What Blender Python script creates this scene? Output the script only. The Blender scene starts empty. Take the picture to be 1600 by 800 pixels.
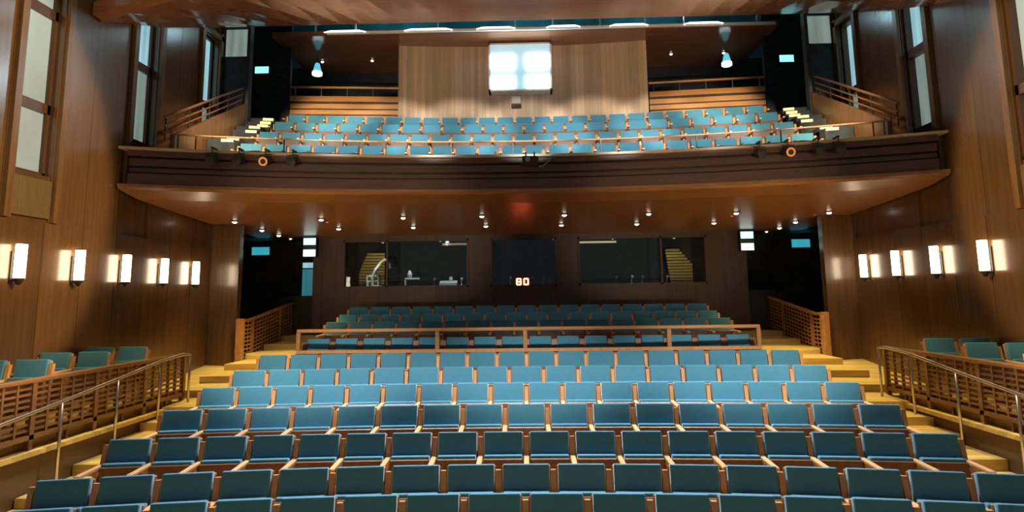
import bpy, bmesh, math, random
from mathutils import Vector, Matrix, Euler
random.seed(7)
S = bpy.context.scene
COL = S.collection
PI = math.pi
EYE = 2.62

# ------------------------------------------------------------------ camera, world, lights, exposure
cam_d = bpy.data.cameras.new('camera')
cam = bpy.data.objects.new('camera', cam_d)
COL.objects.link(cam)
cam_d.sensor_fit = 'HORIZONTAL'
cam_d.sensor_width = 36.0
cam_d.lens = 36.0 * 950.0 / 1600.0
cam_d.shift_y = -63.0 / 1600.0
cam_d.clip_start = 0.05
pitch, yaw, roll = math.atan(125 / 950), math.atan(24 / 950), -0.0125
cam.matrix_world = (Matrix.Translation((0, 0, EYE)) @ Matrix.Rotation(yaw, 4, 'Z')
                    @ Matrix.Rotation(PI / 2 + pitch, 4, 'X') @ Matrix.Rotation(roll, 4, 'Z'))
S.camera = cam
S.view_settings.view_transform = 'Standard'
S.view_settings.look = 'None'
S.view_settings.gamma = 1.0
S.view_settings.use_curve_mapping = False
S.view_settings.exposure = 0.6

W = bpy.data.worlds.new('world')
S.world = W
W.use_nodes = True
bg = W.node_tree.nodes['Background']
bg.inputs[0].default_value = (0.86, 0.95, 1.0, 1)
bg.inputs[1].default_value = 0.11


def aim(o, to):
    o.rotation_euler = (Vector(to) - o.location).to_track_quat('-Z', 'Y').to_euler()


def spot(loc, to, power, angle, blend, color, size=0.25):
    d = bpy.data.lights.new('unseen_spot', 'SPOT')  # all unseen: stand for hall lights, some added only to brighten surfaces
    d.energy, d.color, d.spot_size, d.spot_blend = power, color, math.radians(angle), blend
    d.shadow_soft_size = size
    o = bpy.data.objects.new('unseen_spot', d)
    o.location = loc
    COL.objects.link(o)
    aim(o, to)
    return o


WARM = (1.0, 0.72, 0.42)
NEUT = (1.0, 0.93, 0.82)
COOL = (0.75, 0.93, 1.0)
# front-of-house spots on the middle rows of the stalls
for x in (-3.1, 0.0, 3.1):
    spot((x * 0.8, 0.5, 8.6), (x, 9.85, 1.5), 4600, 20.5, 0.9, NEUT)
# balcony spots, cut just above the parapet
spot((0.0, 4.0, 7.4), (0.0, 17.4, 9.0), 280, 19, 0.5, (0.5, 0.75, 1.0))  # added cool spot in place of window glow on the upper wall
for x in (-5.7, -3.8, -1.9, 0.0, 1.9, 3.8, 5.7):
    spot((x, 4.0, 7.3), (x * 1.02, 15.5, 6.48), 3300, 18.6, 0.35, NEUT if abs(x) < 5 else (1.0, 0.84, 0.62), 0.12)
for s in (-1, 1):
    # side walls near the stage, lit from across the hall
    spot((-s * 4.0, 5.6, 7.0), (s * 7.62, 7.0, 4.65), 4900, 36, 0.2, (1.0, 0.72, 0.38), 0.12)
    # aisles
    spot((s * 5.5, 9.6, 9.4), (s * 5.5, 9.4, 0.5), 1900, 32, 0.7, (1.0, 0.78, 0.36))
    spot((s * 5.6, 13.4, 4.25), (s * 5.6, 13.2, 0.6), 520, 88, 0.7, (1.0, 0.78, 0.36))
    # raking walls of the balcony stairs
    spot((s * 3.5, 9.4, 8.0), (s * 6.95, 13.0, 5.9), 1300, 26, 0.6, (1.0, 0.72, 0.38))
    # rear parapets of the balcony
    spot((s * 4.0, 6.0, 7.4), (s * 5.3, 17.0, 7.75), 2400, 15, 0.6, (1.0, 0.78, 0.5))
    # unseen uplights added at the stage edge to wash soffit and ceiling panel
    spot((s * 3.2, -1.0, 1.3), (s * 3.6, 13.4, 4.55), 1900, 24, 0.8, (1.0, 0.72, 0.42))
    spot((s * 2.2, 0.0, 1.5), (s * 2.6, 12.2, 8.9), 2700, 27, 0.9, (1.0, 0.78, 0.55))
spot((-4.5, 1.0, 2.2), (-6.8, 9.95, 7.95), 700, 13, 0.8, (1.0, 0.66, 0.34))  # unseen spot added for the bright streak on the left panel edge
# overhead rows: light the tops of the seats from above and a little behind
for x in (-3.4, 0.0, 3.4):
    spot((x, 9.7, 9.0), (x, 6.6, 0.9), 3100, 60, 0.8, (0.95, 0.97, 1.0))


# ------------------------------------------------------------------ materials
def new_mat(name):
    m = bpy.data.materials.new(name)
    m.use_nodes = True
    return m, m.node_tree.nodes, m.node_tree.links, m.node_tree.nodes['Principled BSDF']


def plain(name, col, rough=0.5, metal=0.0, spec=0.5, noise=0.0, nscale=30.0):
    m, n, l, b = new_mat(name)
    b.inputs['Base Color'].default_value = (*col, 1)
    b.inputs['Roughness'].default_value = rough
    b.inputs['Metallic'].default_value = metal
    b.inputs['Specular IOR Level'].default_value = spec
    if noise:
        t = n.new('ShaderNodeTexNoise')
        t.inputs['Scale'].default_value = nscale
        t.inputs['Detail'].default_value = 4
        tc = n.new('ShaderNodeTexCoord')
        l.new(tc.outputs['Object'], t.inputs['Vector'])
        r = n.new('ShaderNodeValToRGB')
        r.color_ramp.elements[0].position, r.color_ramp.elements[1].position = 0.3, 0.7
        r.color_ramp.elements[0].color = (*[c * (1 - noise) for c in col], 1)
        r.color_ramp.elements[1].color = (*[min(1, c * (1 + noise)) for c in col], 1)
        l.new(t.outputs['Fac'], r.inputs['Fac'])
        l.new(r.outputs['Color'], b.inputs['Base Color'])
    return m


def wood(name, col, axis='Z', rough=0.3, spec=0.5, contrast=0.35, plank=0.0, coat=0.0, grain=1.0):
    """grain runs along AXIS of the world; PLANK sets the width of the boards across it"""
    m, n, l, b = new_mat(name)
    geo = n.new('ShaderNodeNewGeometry')
    mp = n.new('ShaderNodeMapping')
    hi, lo = 9.0 * grain, 0.5 * grain
    sc = {'X': (lo, hi, hi), 'Y': (hi, lo, hi), 'Z': (hi, hi, lo)}[axis]
    mp.inputs['Scale'].default_value = sc
    l.new(geo.outputs['Position'], mp.inputs['Vector'])
    t = n.new('ShaderNodeTexNoise')
    t.inputs['Scale'].default_value = 1.6
    t.inputs['Detail'].default_value = 6
    t.inputs['Roughness'].default_value = 0.65
    l.new(mp.outputs['Vector'], t.inputs['Vector'])
    r = n.new('ShaderNodeValToRGB')
    r.color_ramp.elements[0].position, r.color_ramp.elements[1].position = 0.3, 0.72
    r.color_ramp.elements[0].color = (*[c * (1 - contrast) for c in col], 1)
    r.color_ramp.elements[1].color = (*[min(1, c * (1 + contrast)) for c in col], 1)
    l.new(t.outputs['Fac'], r.inputs['Fac'])
    out = r.outputs['Color']
    if plank:
        sx = n.new('ShaderNodeSeparateXYZ')
        l.new(geo.outputs['Position'], sx.inputs['Vector'])
        ad = n.new('ShaderNodeMath')
        ad.operation = 'ADD'
        if axis == 'Z':
            l.new(sx.outputs['X'], ad.inputs[0]); l.new(sx.outputs['Y'], ad.inputs[1])
        else:
            l.new(sx.outputs['Y'], ad.inputs[0]); l.new(sx.outputs['Z'], ad.inputs[1])
        dv = n.new('ShaderNodeMath'); dv.operation = 'DIVIDE'; dv.inputs[1].default_value = plank
        l.new(ad.outputs[0], dv.inputs[0])
        fl = n.new('ShaderNodeMath'); fl.operation = 'FLOOR'
        l.new(dv.outputs[0], fl.inputs[0])
        wn = n.new('ShaderNodeTexWhiteNoise'); wn.noise_dimensions = '1D'
        l.new(fl.outputs[0], wn.inputs['W'])
        mr = n.new('ShaderNodeMapRange')
        mr.inputs['To Min'].default_value, mr.inputs['To Max'].default_value = 0.80, 1.18
        l.new(wn.outputs['Value'], mr.inputs['Value'])
        fr = n.new('ShaderNodeMath'); fr.operation = 'FRACT'
        l.new(dv.outputs[0], fr.inputs[0])
        gt = n.new('ShaderNodeMath'); gt.operation = 'GREATER_THAN'; gt.inputs[1].default_value = 0.02
        l.new(fr.outputs[0], gt.inputs[0])
        m2 = n.new('ShaderNodeMapRange')
        m2.inputs['To Min'].default_value, m2.inputs['To Max'].default_value = 0.45, 1.0
        l.new(gt.outputs[0], m2.inputs['Value'])
        mu = n.new('ShaderNodeMath'); mu.operation = 'MULTIPLY'
        l.new(mr.outputs[0], mu.inputs[0]); l.new(m2.outputs[0], mu.inputs[1])
        vm = n.new('ShaderNodeVectorMath'); vm.operation = 'SCALE'
        l.new(out, vm.inputs[0]); l.new(mu.outputs[0], vm.inputs['Scale'])
        out = vm.outputs[0]
    l.new(out, b.inputs['Base Color'])
    b.inputs['Roughness'].default_value = rough
    b.inputs['Specular IOR Level'].default_value = spec
    b.inputs['Coat Weight'].default_value = coat
    b.inputs['Coat Roughness'].default_value = 0.18
    return m


def glow(name, col, strength, base=(0.8, 0.8, 0.8)):
    m, n, l, b = new_mat(name)
    b.inputs['Base Color'].default_value = (*base, 1)
    b.inputs['Emission Color'].default_value = (*col, 1)
    b.inputs['Emission Strength'].default_value = strength
    return m


def blind(name, col, strength, streak=6.0):
    """backlit cloth blind: soft vertical folds, light coming through"""
    m, n, l, b = new_mat(name)
    tc = n.new('ShaderNodeNewGeometry')
    mp = n.new('ShaderNodeMapping')
    mp.inputs['Scale'].default_value = (streak, streak, 0.5)
    mp.inputs['Rotation'].default_value = (0.25, 0, 0)
    l.new(tc.outputs['Position'], mp.inputs['Vector'])
    t = n.new('ShaderNodeTexNoise'); t.inputs['Scale'].default_value = 1.0; t.inputs['Detail'].default_value = 2
    l.new(mp.outputs['Vector'], t.inputs['Vector'])
    r = n.new('ShaderNodeValToRGB')
    r.color_ramp.elements[0].position, r.color_ramp.elements[1].position = 0.3, 0.65
    r.color_ramp.elements[0].color = (*[c * 0.62 for c in col], 1)
    r.color_ramp.elements[1].color = (*col, 1)
    l.new(t.outputs['Fac'], r.inputs['Fac'])
    l.new(r.outputs['Color'], b.inputs['Emission Color'])
    b.inputs['Emission Strength'].default_value = strength
    b.inputs['Base Color'].default_value = (*[c * 0.16 for c in col], 1)
    b.inputs['Roughness'].default_value = 0.9
    return m


def fabric(name, col):
    m, n, l, b = new_mat(name)
    tc = n.new('ShaderNodeTexCoord')
    t = n.new('ShaderNodeTexNoise'); t.inputs['Scale'].default_value = 14; t.inputs['Detail'].default_value = 5
    l.new(tc.outputs['Object'], t.inputs['Vector'])
    r = n.new('ShaderNodeValToRGB')
    r.color_ramp.elements[0].position, r.color_ramp.elements[1].position = 0.3, 0.7
    r.color_ramp.elements[0].color = (*[c * 0.95 for c in col], 1)
    r.color_ramp.elements[1].color = (*[c * 1.05 for c in col], 1)
    l.new(t.outputs['Fac'], r.inputs['Fac'])
    l.new(r.outputs['Color'], b.inputs['Base Color'])
    b.inputs['Roughness'].default_value = 0.85
    b.inputs['Sheen Weight'].default_value = 0.7
    b.inputs['Sheen Roughness'].default_value = 0.35
    return m


M = {}
M['wall'] = wood('wall_wood', (0.115, 0.059, 0.023), 'Z', 0.24, 0.6, 0.22, 0.85, 0.35)
M['pilaster'] = wood('pilaster_wood', (0.15, 0.078, 0.029), 'Z', 0.32, 0.45, 0.35)
M['weave'] = wood('woven_panel', (0.13, 0.085, 0.032), 'Z', 0.6, 0.3, 0.25, 0.0, 0.0, 3)
M['dark_wall'] = wood('dark_stained_wood', (0.060, 0.036, 0.028), 'Z', 0.45, 0.35, 0.25, 0.8)
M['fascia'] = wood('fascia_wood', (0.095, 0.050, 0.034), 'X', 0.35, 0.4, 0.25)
M['soffit'] = wood('soffit_wood', (0.26, 0.115, 0.042), 'X', 0.31, 0.6, 0.25, 0.0)
M['reflector'] = wood('reflector_wood', (0.27, 0.115, 0.058), 'X', 0.16, 0.6, 0.2, 0.0)
M['chair_wood'] = wood('beech_stained', (0.50, 0.25, 0.10), 'Z', 0.32, 0.5, 0.2)
M['arm_wood'] = wood('lit_armrest_wood', (0.62, 0.34, 0.15), 'Y', 0.3, 0.5, 0.15)  # chair wood made lighter, for light falling on the arm tops
M['dark_chair_wood'] = wood('walnut_stained', (0.17, 0.075, 0.035), 'Z', 0.4, 0.4, 0.2)
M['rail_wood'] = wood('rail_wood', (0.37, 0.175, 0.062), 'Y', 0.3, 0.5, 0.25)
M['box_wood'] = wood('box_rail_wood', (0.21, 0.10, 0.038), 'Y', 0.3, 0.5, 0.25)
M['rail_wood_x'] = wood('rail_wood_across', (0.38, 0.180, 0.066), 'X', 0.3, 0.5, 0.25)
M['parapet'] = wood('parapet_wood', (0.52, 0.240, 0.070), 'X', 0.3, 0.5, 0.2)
M['pale_wood'] = wood('pale_slat_wood', (0.58, 0.40, 0.26), 'Z', 0.4, 0.4, 0.12, 0.12)
M['floor'] = wood('oak_floor', (0.60, 0.42, 0.13), 'X', 0.4, 0.4, 0.16, 0.14)
M['riser'] = wood('riser_wood', (0.30, 0.18, 0.055), 'X', 0.45, 0.4, 0.2)
M['platform'] = wood('platform_wood', (0.11, 0.060, 0.028), 'Y', 0.4, 0.4, 0.2)
M['cap'] = wood('cap_wood', (0.55, 0.40, 0.26), 'X', 0.3, 0.5, 0.15)
M['blue'] = fabric('blue_upholstery', (0.046, 0.20, 0.305))
M['black'] = plain('matte_black', (0.032, 0.036, 0.040), 0.6, 0, 0.3, 0.3, 8)
M['drape'] = plain('black_drape', (0.035, 0.042, 0.047), 0.9, 0, 0.2, 0.35, 3)
M['frame'] = wood('window_frame_wood', (0.085, 0.040, 0.020), 'Z', 0.35, 0.4, 0.2)
M['steel'] = plain('brushed_steel', (0.55, 0.50, 0.44), 0.3, 1.0, 0.5, 0.1, 40)
M['dark_metal'] = plain('dark_metal', (0.05, 0.045, 0.04), 0.4, 0.6, 0.5)
M['white'] = plain('white_enamel', (0.75, 0.78, 0.78), 0.4)
M['grey'] = plain('grey_plastic', (0.25, 0.27, 0.28), 0.5)
M['teal_paint'] = plain('teal_paint', (0.010, 0.11, 0.15), 0.5, 0, 0.4, 0.3, 2)
M['sconce'] = glow('frosted_sconce', (1.0, 0.80, 0.55), 9.0)
M['lamp'] = glow('downlight_lens', (1.0, 0.86, 0.70), 4.5)
M['lamp_dim'] = glow('downlight_lens_dim', (1.0, 0.75, 0.5), 2.0)
M['copper'] = plain('copper', (0.8, 0.35, 0.15), 0.4, 0.7)
M['strip'] = glow('light_pool_strip', (1.0, 0.82, 0.62), 1.7)  # glow that paints light pools on the ceiling panel edge
M['teal_glow'] = glow('teal_sign', (0.25, 0.85, 0.9), 1.0)
M['teal_dim'] = glow('teal_wash', (0.02, 0.50, 0.64), 0.45)  # teal light wash on the passage walls, done as glow
M['white_glow'] = glow('white_sign', (0.80, 1.0, 0.98), 0.9)
M['bell'] = glow('bell_glass', (0.10, 0.62, 0.80), 0.6)
M['bell_hot'] = glow('bell_core', (0.75, 0.97, 1.0), 2.0)
M['booth_white'] = glow('projector_pane', (0.85, 0.97, 1.0), 4.0)
M['booth_teal'] = glow('projector_pane_edge', (0.16, 0.60, 0.80), 0.42)
M['red'] = glow('red_digit', (1.0, 0.11, 0.045), 14.0)
M['nosing'] = glow('lit_nosing', (1.0, 0.74, 0.30), 0.8, (0.5, 0.36, 0.14))
M['blind_a'] = blind('pale_blind', (0.72, 0.84, 0.72), 0.34, 1.0)
M['blind_b'] = blind('blue_blind', (0.36, 0.66, 0.74), 0.62)
M['blind_c'] = blind('grey_blind', (0.30, 0.40, 0.36), 0.46)
M['blind_d'] = blind('dim_blind', (0.25, 0.32, 0.28), 0.16)
M['slat_yellow'] = plain('yellow_reflection', (0.55, 0.40, 0.12), 0.5)  # yellow of the stair reflection in the booth glass
M['orange'] = glow('orange_ring', (1.0, 0.36, 0.10), 0.25, (0.8, 0.3, 0.1))


def glass_mat():
    m, n, l, b = new_mat('booth_glass')
    n.remove(b)
    out = n['Material Output']
    tr = n.new('ShaderNodeBsdfTransparent'); tr.inputs[0].default_value = (0.82, 0.88, 0.9, 1)
    gl = n.new('ShaderNodeBsdfGlossy'); gl.inputs['Roughness'].default_value = 0.02
    fr = n.new('ShaderNodeFresnel'); fr.inputs[0].default_value = 1.45
    mx = n.new('ShaderNodeMixShader')
    l.new(fr.outputs[0], mx.inputs[0]); l.new(tr.outputs[0], mx.inputs[1]); l.new(gl.outputs[0], mx.inputs[2])
    l.new(mx.outputs[0], out.inputs[0])
    return m


M['glass'] = glass_mat()


# ------------------------------------------------------------------ mesh helpers
class MB:
    def __init__(self):
        self.bm = bmesh.new()

    def poly(self, pts):
        vs = [self.bm.verts.new(p) for p in pts]
        return self.bm.faces.new(vs)

    def hexa(self, p):      # 8 points: bottom ring 0-3, top ring 4-7
        v = [self.bm.verts.new(q) for q in p]
        for f in ((3, 2, 1, 0), (4, 5, 6, 7), (0, 1, 5, 4), (1, 2, 6, 5), (2, 3, 7, 6), (3, 0, 4, 7)):
            self.bm.faces.new([v[i] for i in f])
        return self

    def box(self, x0, x1, y0, y1, z0, z1):
        x0, x1 = min(x0, x1), max(x0, x1)
        return self.hexa([(x0, y0, z0), (x1, y0, z0), (x1, y1, z0), (x0, y1, z0),
                          (x0, y0, z1), (x1, y0, z1), (x1, y1, z1), (x0, y1, z1)])

    def prism(self, prof, x0, x1, axis='X'):
        """closed profile; axis X: prof=(y,z) extruded x0..x1, axis Y: prof=(x,z), axis Z: prof=(x,y)"""
        def P(a, b, t):
            return (t, a, b) if axis == 'X' else ((a, t, b) if axis == 'Y' else (a, b, t))
        A = [self.bm.verts.new(P(a, b, x0)) for a, b in prof]
        B = [self.bm.verts.new(P(a, b, x1)) for a, b in prof]
        n = len(prof)
        self.bm.faces.new(A)
        self.bm.faces.new(B[::-1])
        for i in range(n):
            j = (i + 1) % n
            self.bm.faces.new([A[j], A[i], B[i], B[j]])
        return self

    def sweep(self, rings):
        """rings: list of equal-length closed point loops"""
        R = [[self.bm.verts.new(p) for p in r] for r in rings]
        n = len(R[0])
        for a, b in zip(R, R[1:]):
            for i in range(n):
                j = (i + 1) % n
                self.bm.faces.new([a[i], a[j], b[j], b[i]])
        self.bm.faces.new(R[0][::-1])
        self.bm.faces.new(R[-1])
        return self

    def tube(self, pts, r, n=8):
        pts = [Vector(p) for p in pts]
        rings = []
        for i, p in enumerate(pts):
            a = pts[max(0, i - 1)]
            b = pts[min(len(pts) - 1, i + 1)]
            d = (b - a).normalized()
            up = Vector((0, 0, 1)) if abs(d.z) < 0.9 else Vector((0, 1, 0))
            u = d.cross(up).normalized()
            v = u.cross(d).normalized()
            rings.append([p + (u * math.cos(2 * PI * k / n) + v * math.sin(2 * PI * k / n)) * r for k in range(n)])
        return self.sweep(rings)

    def bar(self, a, b, w, h):
        """rectangular bar from a to b, w sideways, h upward"""
        a, b = Vector(a), Vector(b)
        d = (b - a).normalized()
        up = Vector((0, 0, 1)) if abs(d.z) < 0.95 else Vector((0, 1, 0))
        u = d.cross(up).normalized() * (w / 2)
        v = u.cross(d).normalized() * (h / 2)
        return self.sweep([[p - u - v, p + u - v, p + u + v, p - u + v] for p in (a, b)])

    def lathe(self, prof, n=20, c=(0, 0, 0)):
        rings = []
        for r, z in prof:
            rings.append([(c[0] + r * math.cos(2 * PI * k / n), c[1] + r * math.sin(2 * PI * k / n), c[2] + z) for k in range(n)])
        return self.sweep(rings)

    def bevel(self, w, seg=2):
        bmesh.ops.bevel(self.bm, geom=list(self.bm.edges), offset=w, segments=seg, profile=0.6, affect='EDGES', clamp_overlap=True)
        return self

    def xform(self, mat):
        bmesh.ops.transform(self.bm, matrix=mat, verts=list(self.bm.verts))
        return self

    def build(self, name, mat, parent=None, smooth=False):
        bmesh.ops.recalc_face_normals(self.bm, faces=list(self.bm.faces))
        me = bpy.data.meshes.new(name)
        self.bm.to_mesh(me)
        self.bm.free()
        if smooth:
            for p in me.polygons:
                p.use_smooth = True
        me.materials.append(mat if not isinstance(mat, str) else M[mat])
        o = bpy.data.objects.new(name, me)
        COL.objects.link(o)
        if parent:
            o.parent = parent
        return o


def thing(name, label, cat, loc=(0, 0, 0), rz=0.0, group=None):
    o = bpy.data.objects.new(name, None)
    o.empty_display_size = 0.1
    COL.objects.link(o)
    o.location = loc
    o.rotation_euler = (0, 0, rz)
    o['label'] = label
    o['category'] = cat
    if group:
        o['group'] = group
    return o


def tag(o, label, cat, group=None):
    o['label'] = label
    o['category'] = cat
    if group:
        o['group'] = group
    return o


def struct(o):
    o['kind'] = 'structure'
    return o


def dup(root, loc, rz, label, group=None):
    r = root.copy()
    COL.objects.link(r)
    r.location = loc
    r.rotation_euler = (0, 0, rz)
    r['label'] = label
    if group:
        r['group'] = group
    for ch in list(root.children):
        c = ch.copy()
        COL.objects.link(c)
        c.parent = r
        for g in ch.children:
            d = g.copy()
            COL.objects.link(d)
            d.parent = c
    return r


def arc(Yc, R, x):
    """Y of a curved row (centre of curvature on the stage side)"""
    return Yc - R + math.sqrt(R * R - x * x)


def ordn(i):
    return ('first second third fourth fifth sixth seventh eighth ninth tenth eleventh twelfth thirteenth fourteenth fifteenth '
            'sixteenth seventeenth eighteenth nineteenth twentieth twenty-first twenty-second twenty-third twenty-fourth twenty-fifth').split()[i]


# ------------------------------------------------------------------ room shell
HW = 7.62
TOPZ = 11.9


def arc_slab(name, mat, x0, x1, Yf, Yb, R, z0, z1, n=20, Rb=None):
    """curved slab between front arc (Yf) and back arc (Yb)"""
    b = MB()
    rings = []
    for i in range(n + 1):
        x = x0 + (x1 - x0) * i / n
        yf = arc(Yf, R, x)
        yb = arc(Yb, Rb or R, x)
        rings.append([(x, yf, z0), (x, yb, z0), (x, yb, z1), (x, yf, z1)])
    b.sweep(rings)
    return struct(b.build(name, mat))


ROWS = [  # centre distance, seats, seat spacing, floor height
    ('A', 5.40, 16, 0.517, 0.10), ('B', 6.30, 17, 0.540, 0.10), ('C', 7.20, 18, 0.519, 0.22), ('D', 8.10, 17, 0.543, 0.37),
    ('E', 9.03, 18, 0.514, 0.51), ('F', 9.93, 17, 0.543, 0.64), ('G', 10.84, 18, 0.512, 0.79),
    ('H', 11.74, 16, 0.524, 0.99), ('I', 13.30, 17, 0.511, 1.24), ('J', 14.50, 18, 0.493, 1.36), ('K', 15.60, 17, 0.531, 1.51)]
RM = 40.0
AX = 6.36
struct(MB().box(-9.5, 9.5, -2, 19.5, -0.3, 0.0).build('floor', 'floor'))
bounds = [4.9, 5.85, 6.75, 7.65, 8.56, 9.48, 10.38, 11.42]
for k in range(7):
    arc_slab('floor', 'floor', -4.78, 4.78, bounds[k], bounds[k + 1] + 0.1, RM, 0.0, ROWS[k][4] - 0.001 * (k == 1))
# upper rows behind the guard rail
b2 = [11.42, 12.6, 13.9, 15.05, 17.0]
for k in range(4):
    arc_slab('floor', 'floor', -4.55, 4.55, b2[k], 17.0 if k == 3 else b2[k + 1], 1000 if k == 3 else RM * 4, 0.0, ROWS[7 + k][4])
# side platforms with boxes, landings, ramps towards the rear corners
for s in (-1, 1):
    for (ya, yb, z) in ((4.6, 7.7, 0.10), (7.7, 8.65, 0.22), (8.65, 9.45, 0.37), (9.45, 10.1, 0.51), (10.1, 10.7, 0.64), (10.7, 11.3, 0.78)):
        struct(MB().box(s * 4.79, s * 6.36, ya, yb, 0.0, z).build('floor', 'floor'))
    m = MB()
    m.box(s * 6.37, s * 7.62, 4.8, 11.50, 0.0, 0.74)
    struct(m.build('floor', 'platform'))
    m = MB()      # landing rising gently to the rear corner
    m.hexa([(s * 4.55, 11.0, 0), (s * 7.62, 11.5, 0), (s * 7.62, 14.42, 0), (s * 4.55, 14.42, 0),
            (s * 4.55, 11.0, 0.775), (s * 7.62, 11.5, 0.78), (s * 7.62, 14.42, 1.09), (s * 4.55, 14.42, 0.95)])
    struct(m.build('floor', 'floor'))
    for i in range(6):     # broad steps up beside the upper rows
        y0 = 11.9 + i * 1.0
        arc_slab('floor', 'floor', min(s * 4.56, s * 6.72), max(s * 4.56, s * 6.72), y0, 18.6, 60, 0.0, 0.93 + 0.135 * i, 8, 1000)
    struct(MB().box(s * 6.74, s * 9.4, 14.43, 18.6, 0.0, 0.9).build('floor', 'black'))

# windows on the side walls: openings (y0, y1)
WIN = [(8.66, 9.42), (11.25, 11.95), (13.62, 14.30)]
WZ0, WZ1 = 4.60, 9.02
for s, side in ((-1, 'left'), (1, 'right')):
    m = MB()
    t0, t1 = s * HW, s * (HW + 0.3)
    m.box(t0, t1, -2.0, 14.42, 0.0, 3.85)
    ys = [-2.0] + [v for w in WIN for v in w] + [14.43]
    for i in range(0, len(ys), 2):
        m.box(s * (HW + 0.02), t1, ys[i], ys[i + 1], 3.85, TOPZ)
    for y0, y1 in WIN:
        m.box(s * (HW + 0.05), t1, y0, y1, 3.85, WZ0)
        m.box(s * (HW + 0.05), t1, y0, y1, WZ1, TOPZ)
    struct(m.build('wall_' + side, 'wall'))
    # proud pilaster boards on both sides of each window, over the dado joint
    for i, (y0, y1) in enumerate(WIN):
        zl = 3.86 if i == 0 else 4.80
        m = MB()
        m.box(s * (HW - 0.05), s * (HW + 0.03), y0 - 0.14, y0 - 0.02, zl, WZ1 + 0.2)
        m.box(s * (HW - 0.05), s * (HW + 0.03), y1 + 0.02, y1 + 0.14, zl, WZ1 + 0.2)
        m.box(s * (HW - 0.05), s * (HW + 0.03), y0 - 0.14, y1 + 0.14, WZ1 + 0.02, WZ1 + 0.14)
        struct(m.build('trim_%d' % (1 + i + (0 if s < 0 else 3)), 'pilaster'))
        if i == 0:
            struct(MB().box(s * (HW + 0.0), s * (HW + 0.06), y0, y1, 3.92, WZ0 - 0.08).build('trim_%d' % (11 + i + (0 if s < 0 else 3)), 'weave'))
        # window
        e = bpy.data.objects.new('window_%d' % (1 + i + (0 if s < 0 else 3)), None)
        COL.objects.link(e)
        e.location = (s * (HW + 0.2), (y0 + y1) / 2, WZ0)
        e['kind'] = 'structure'
        hw = (y1 - y0) / 2
        H = WZ1 - WZ0
        f = MB()
        tr = [1.02, 2.62]
        for a, b_ in ((-hw, -hw + 0.06), (hw - 0.06, hw)):
            f.box(-0.13, 0.06, a, b_, 0, H)
        for z, t in ((0.03, 0.06), (H - 0.03, 0.06), (tr[0] + 0.09, 0.16), (tr[1] + 0.09, 0.16)):
            f.box(-0.13, 0.06, -hw, hw, z - t / 2, z + t / 2)
        f.build('window_frame', 'frame', e)
        mats = [('blind_a', 'blind_a', 'blind_a'), ('blind_d', 'blind_c', 'blind_b'), ('blind_d', 'blind_d', 'blind_b')][i]
        if i == 2:
            mats = ('blind_d', 'blind_c', 'blind_b')
        zz = [0.06, tr[0] + 0.01, tr[0] + 0.17, tr[1] + 0.01, tr[1] + 0.17, H - 0.06]
        for q in range(3):
            MB().box(0.0 if s > 0 else -0.02, 0.02 if s > 0 else 0.0, -hw + 0.06, hw - 0.06, zz[2 * q], zz[2 * q + 1]).build('pane', mats[q], e)
    # return wall that closes the side wall under the balcony
    struct(MB().box(s * 6.93, s * 9.4, 14.42, 14.62, 0.0, 4.40).build('wall_return_' + side, 'wall'))
    # upper return with a pale blind, meeting the corner window
    m = MB()
    m.box(s * 6.90, s * 9.4, 14.43, 14.62, 4.4, 8.66)
    m.box(s * 6.90, s * 6.96, 14.43, 14.62, 8.66, 9.40)
    m.box(s * 6.90, s * 9.4, 14.43, 14.62, 9.40, TOPZ)
    m.box(s * 7.58, s * 9.4, 14.43, 14.62, 8.66, 9.40)
    struct(m.build('wall_upper_' + side, 'black'))
    e = bpy.data.objects.new('window_%d' % (7 if s < 0 else 8), None)
    COL.objects.link(e)
    e.location = (s * 7.27, 14.50, 8.66)
    e['kind'] = 'structure'
    MB().box(-0.31, 0.31, 0, 0.02, 0.0, 0.74).build('pane', 'blind_c', e)
    f = MB()
    for x in (-0.31, 0.28):
        f.box(x, x + 0.03, -0.04, 0.0, 0, 0.74)
    f.build('window_frame', 'frame', e)
    struct(MB().box(s * 6.92, s * 9.3, 17.05, 17.2, 4.7, TOPZ).build('wall_corner_' + side, 'black'))
    # dark side bays at the rear
    struct(MB().box(s * 9.3, s * 9.45, 14.42, 19.4, 0, TOPZ).build('wall_bay_' + side, 'black'))
struct(MB().box(-9.45, 9.45, 19.3, 19.45, 0, TOPZ).build('wall_back', 'black'))
struct(MB().box(-9.45, 9.45, -2.0, 19.45, TOPZ, TOPZ + 0.2).build('ceiling', 'teal_paint'))

# ------------------------------------------------------------------ balcony
BY, BR = 12.2, 23.0
BX = 7.47
balc = bpy.data.objects.new('balcony', None)
COL.objects.link(balc)
balc['kind'] = 'structure'
balc['label'] = 'curved wooden balcony spanning the hall above the rear stalls'


def arc_profile(prof, name, mat, xh=BX, n=48, parent=balc, Yc=BY, R=BR):
    """closed profile of (dy, z) swept along the balcony curve"""
    b = MB()
    rings = []
    for i in range(n + 1):
        x = -xh + 2 * xh * i / n
        y = arc(Yc, R, x)
        rings.append([(x, y + dy, z) for dy, z in prof])
    b.sweep(rings)
    return b.build(name, mat, parent)


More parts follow.
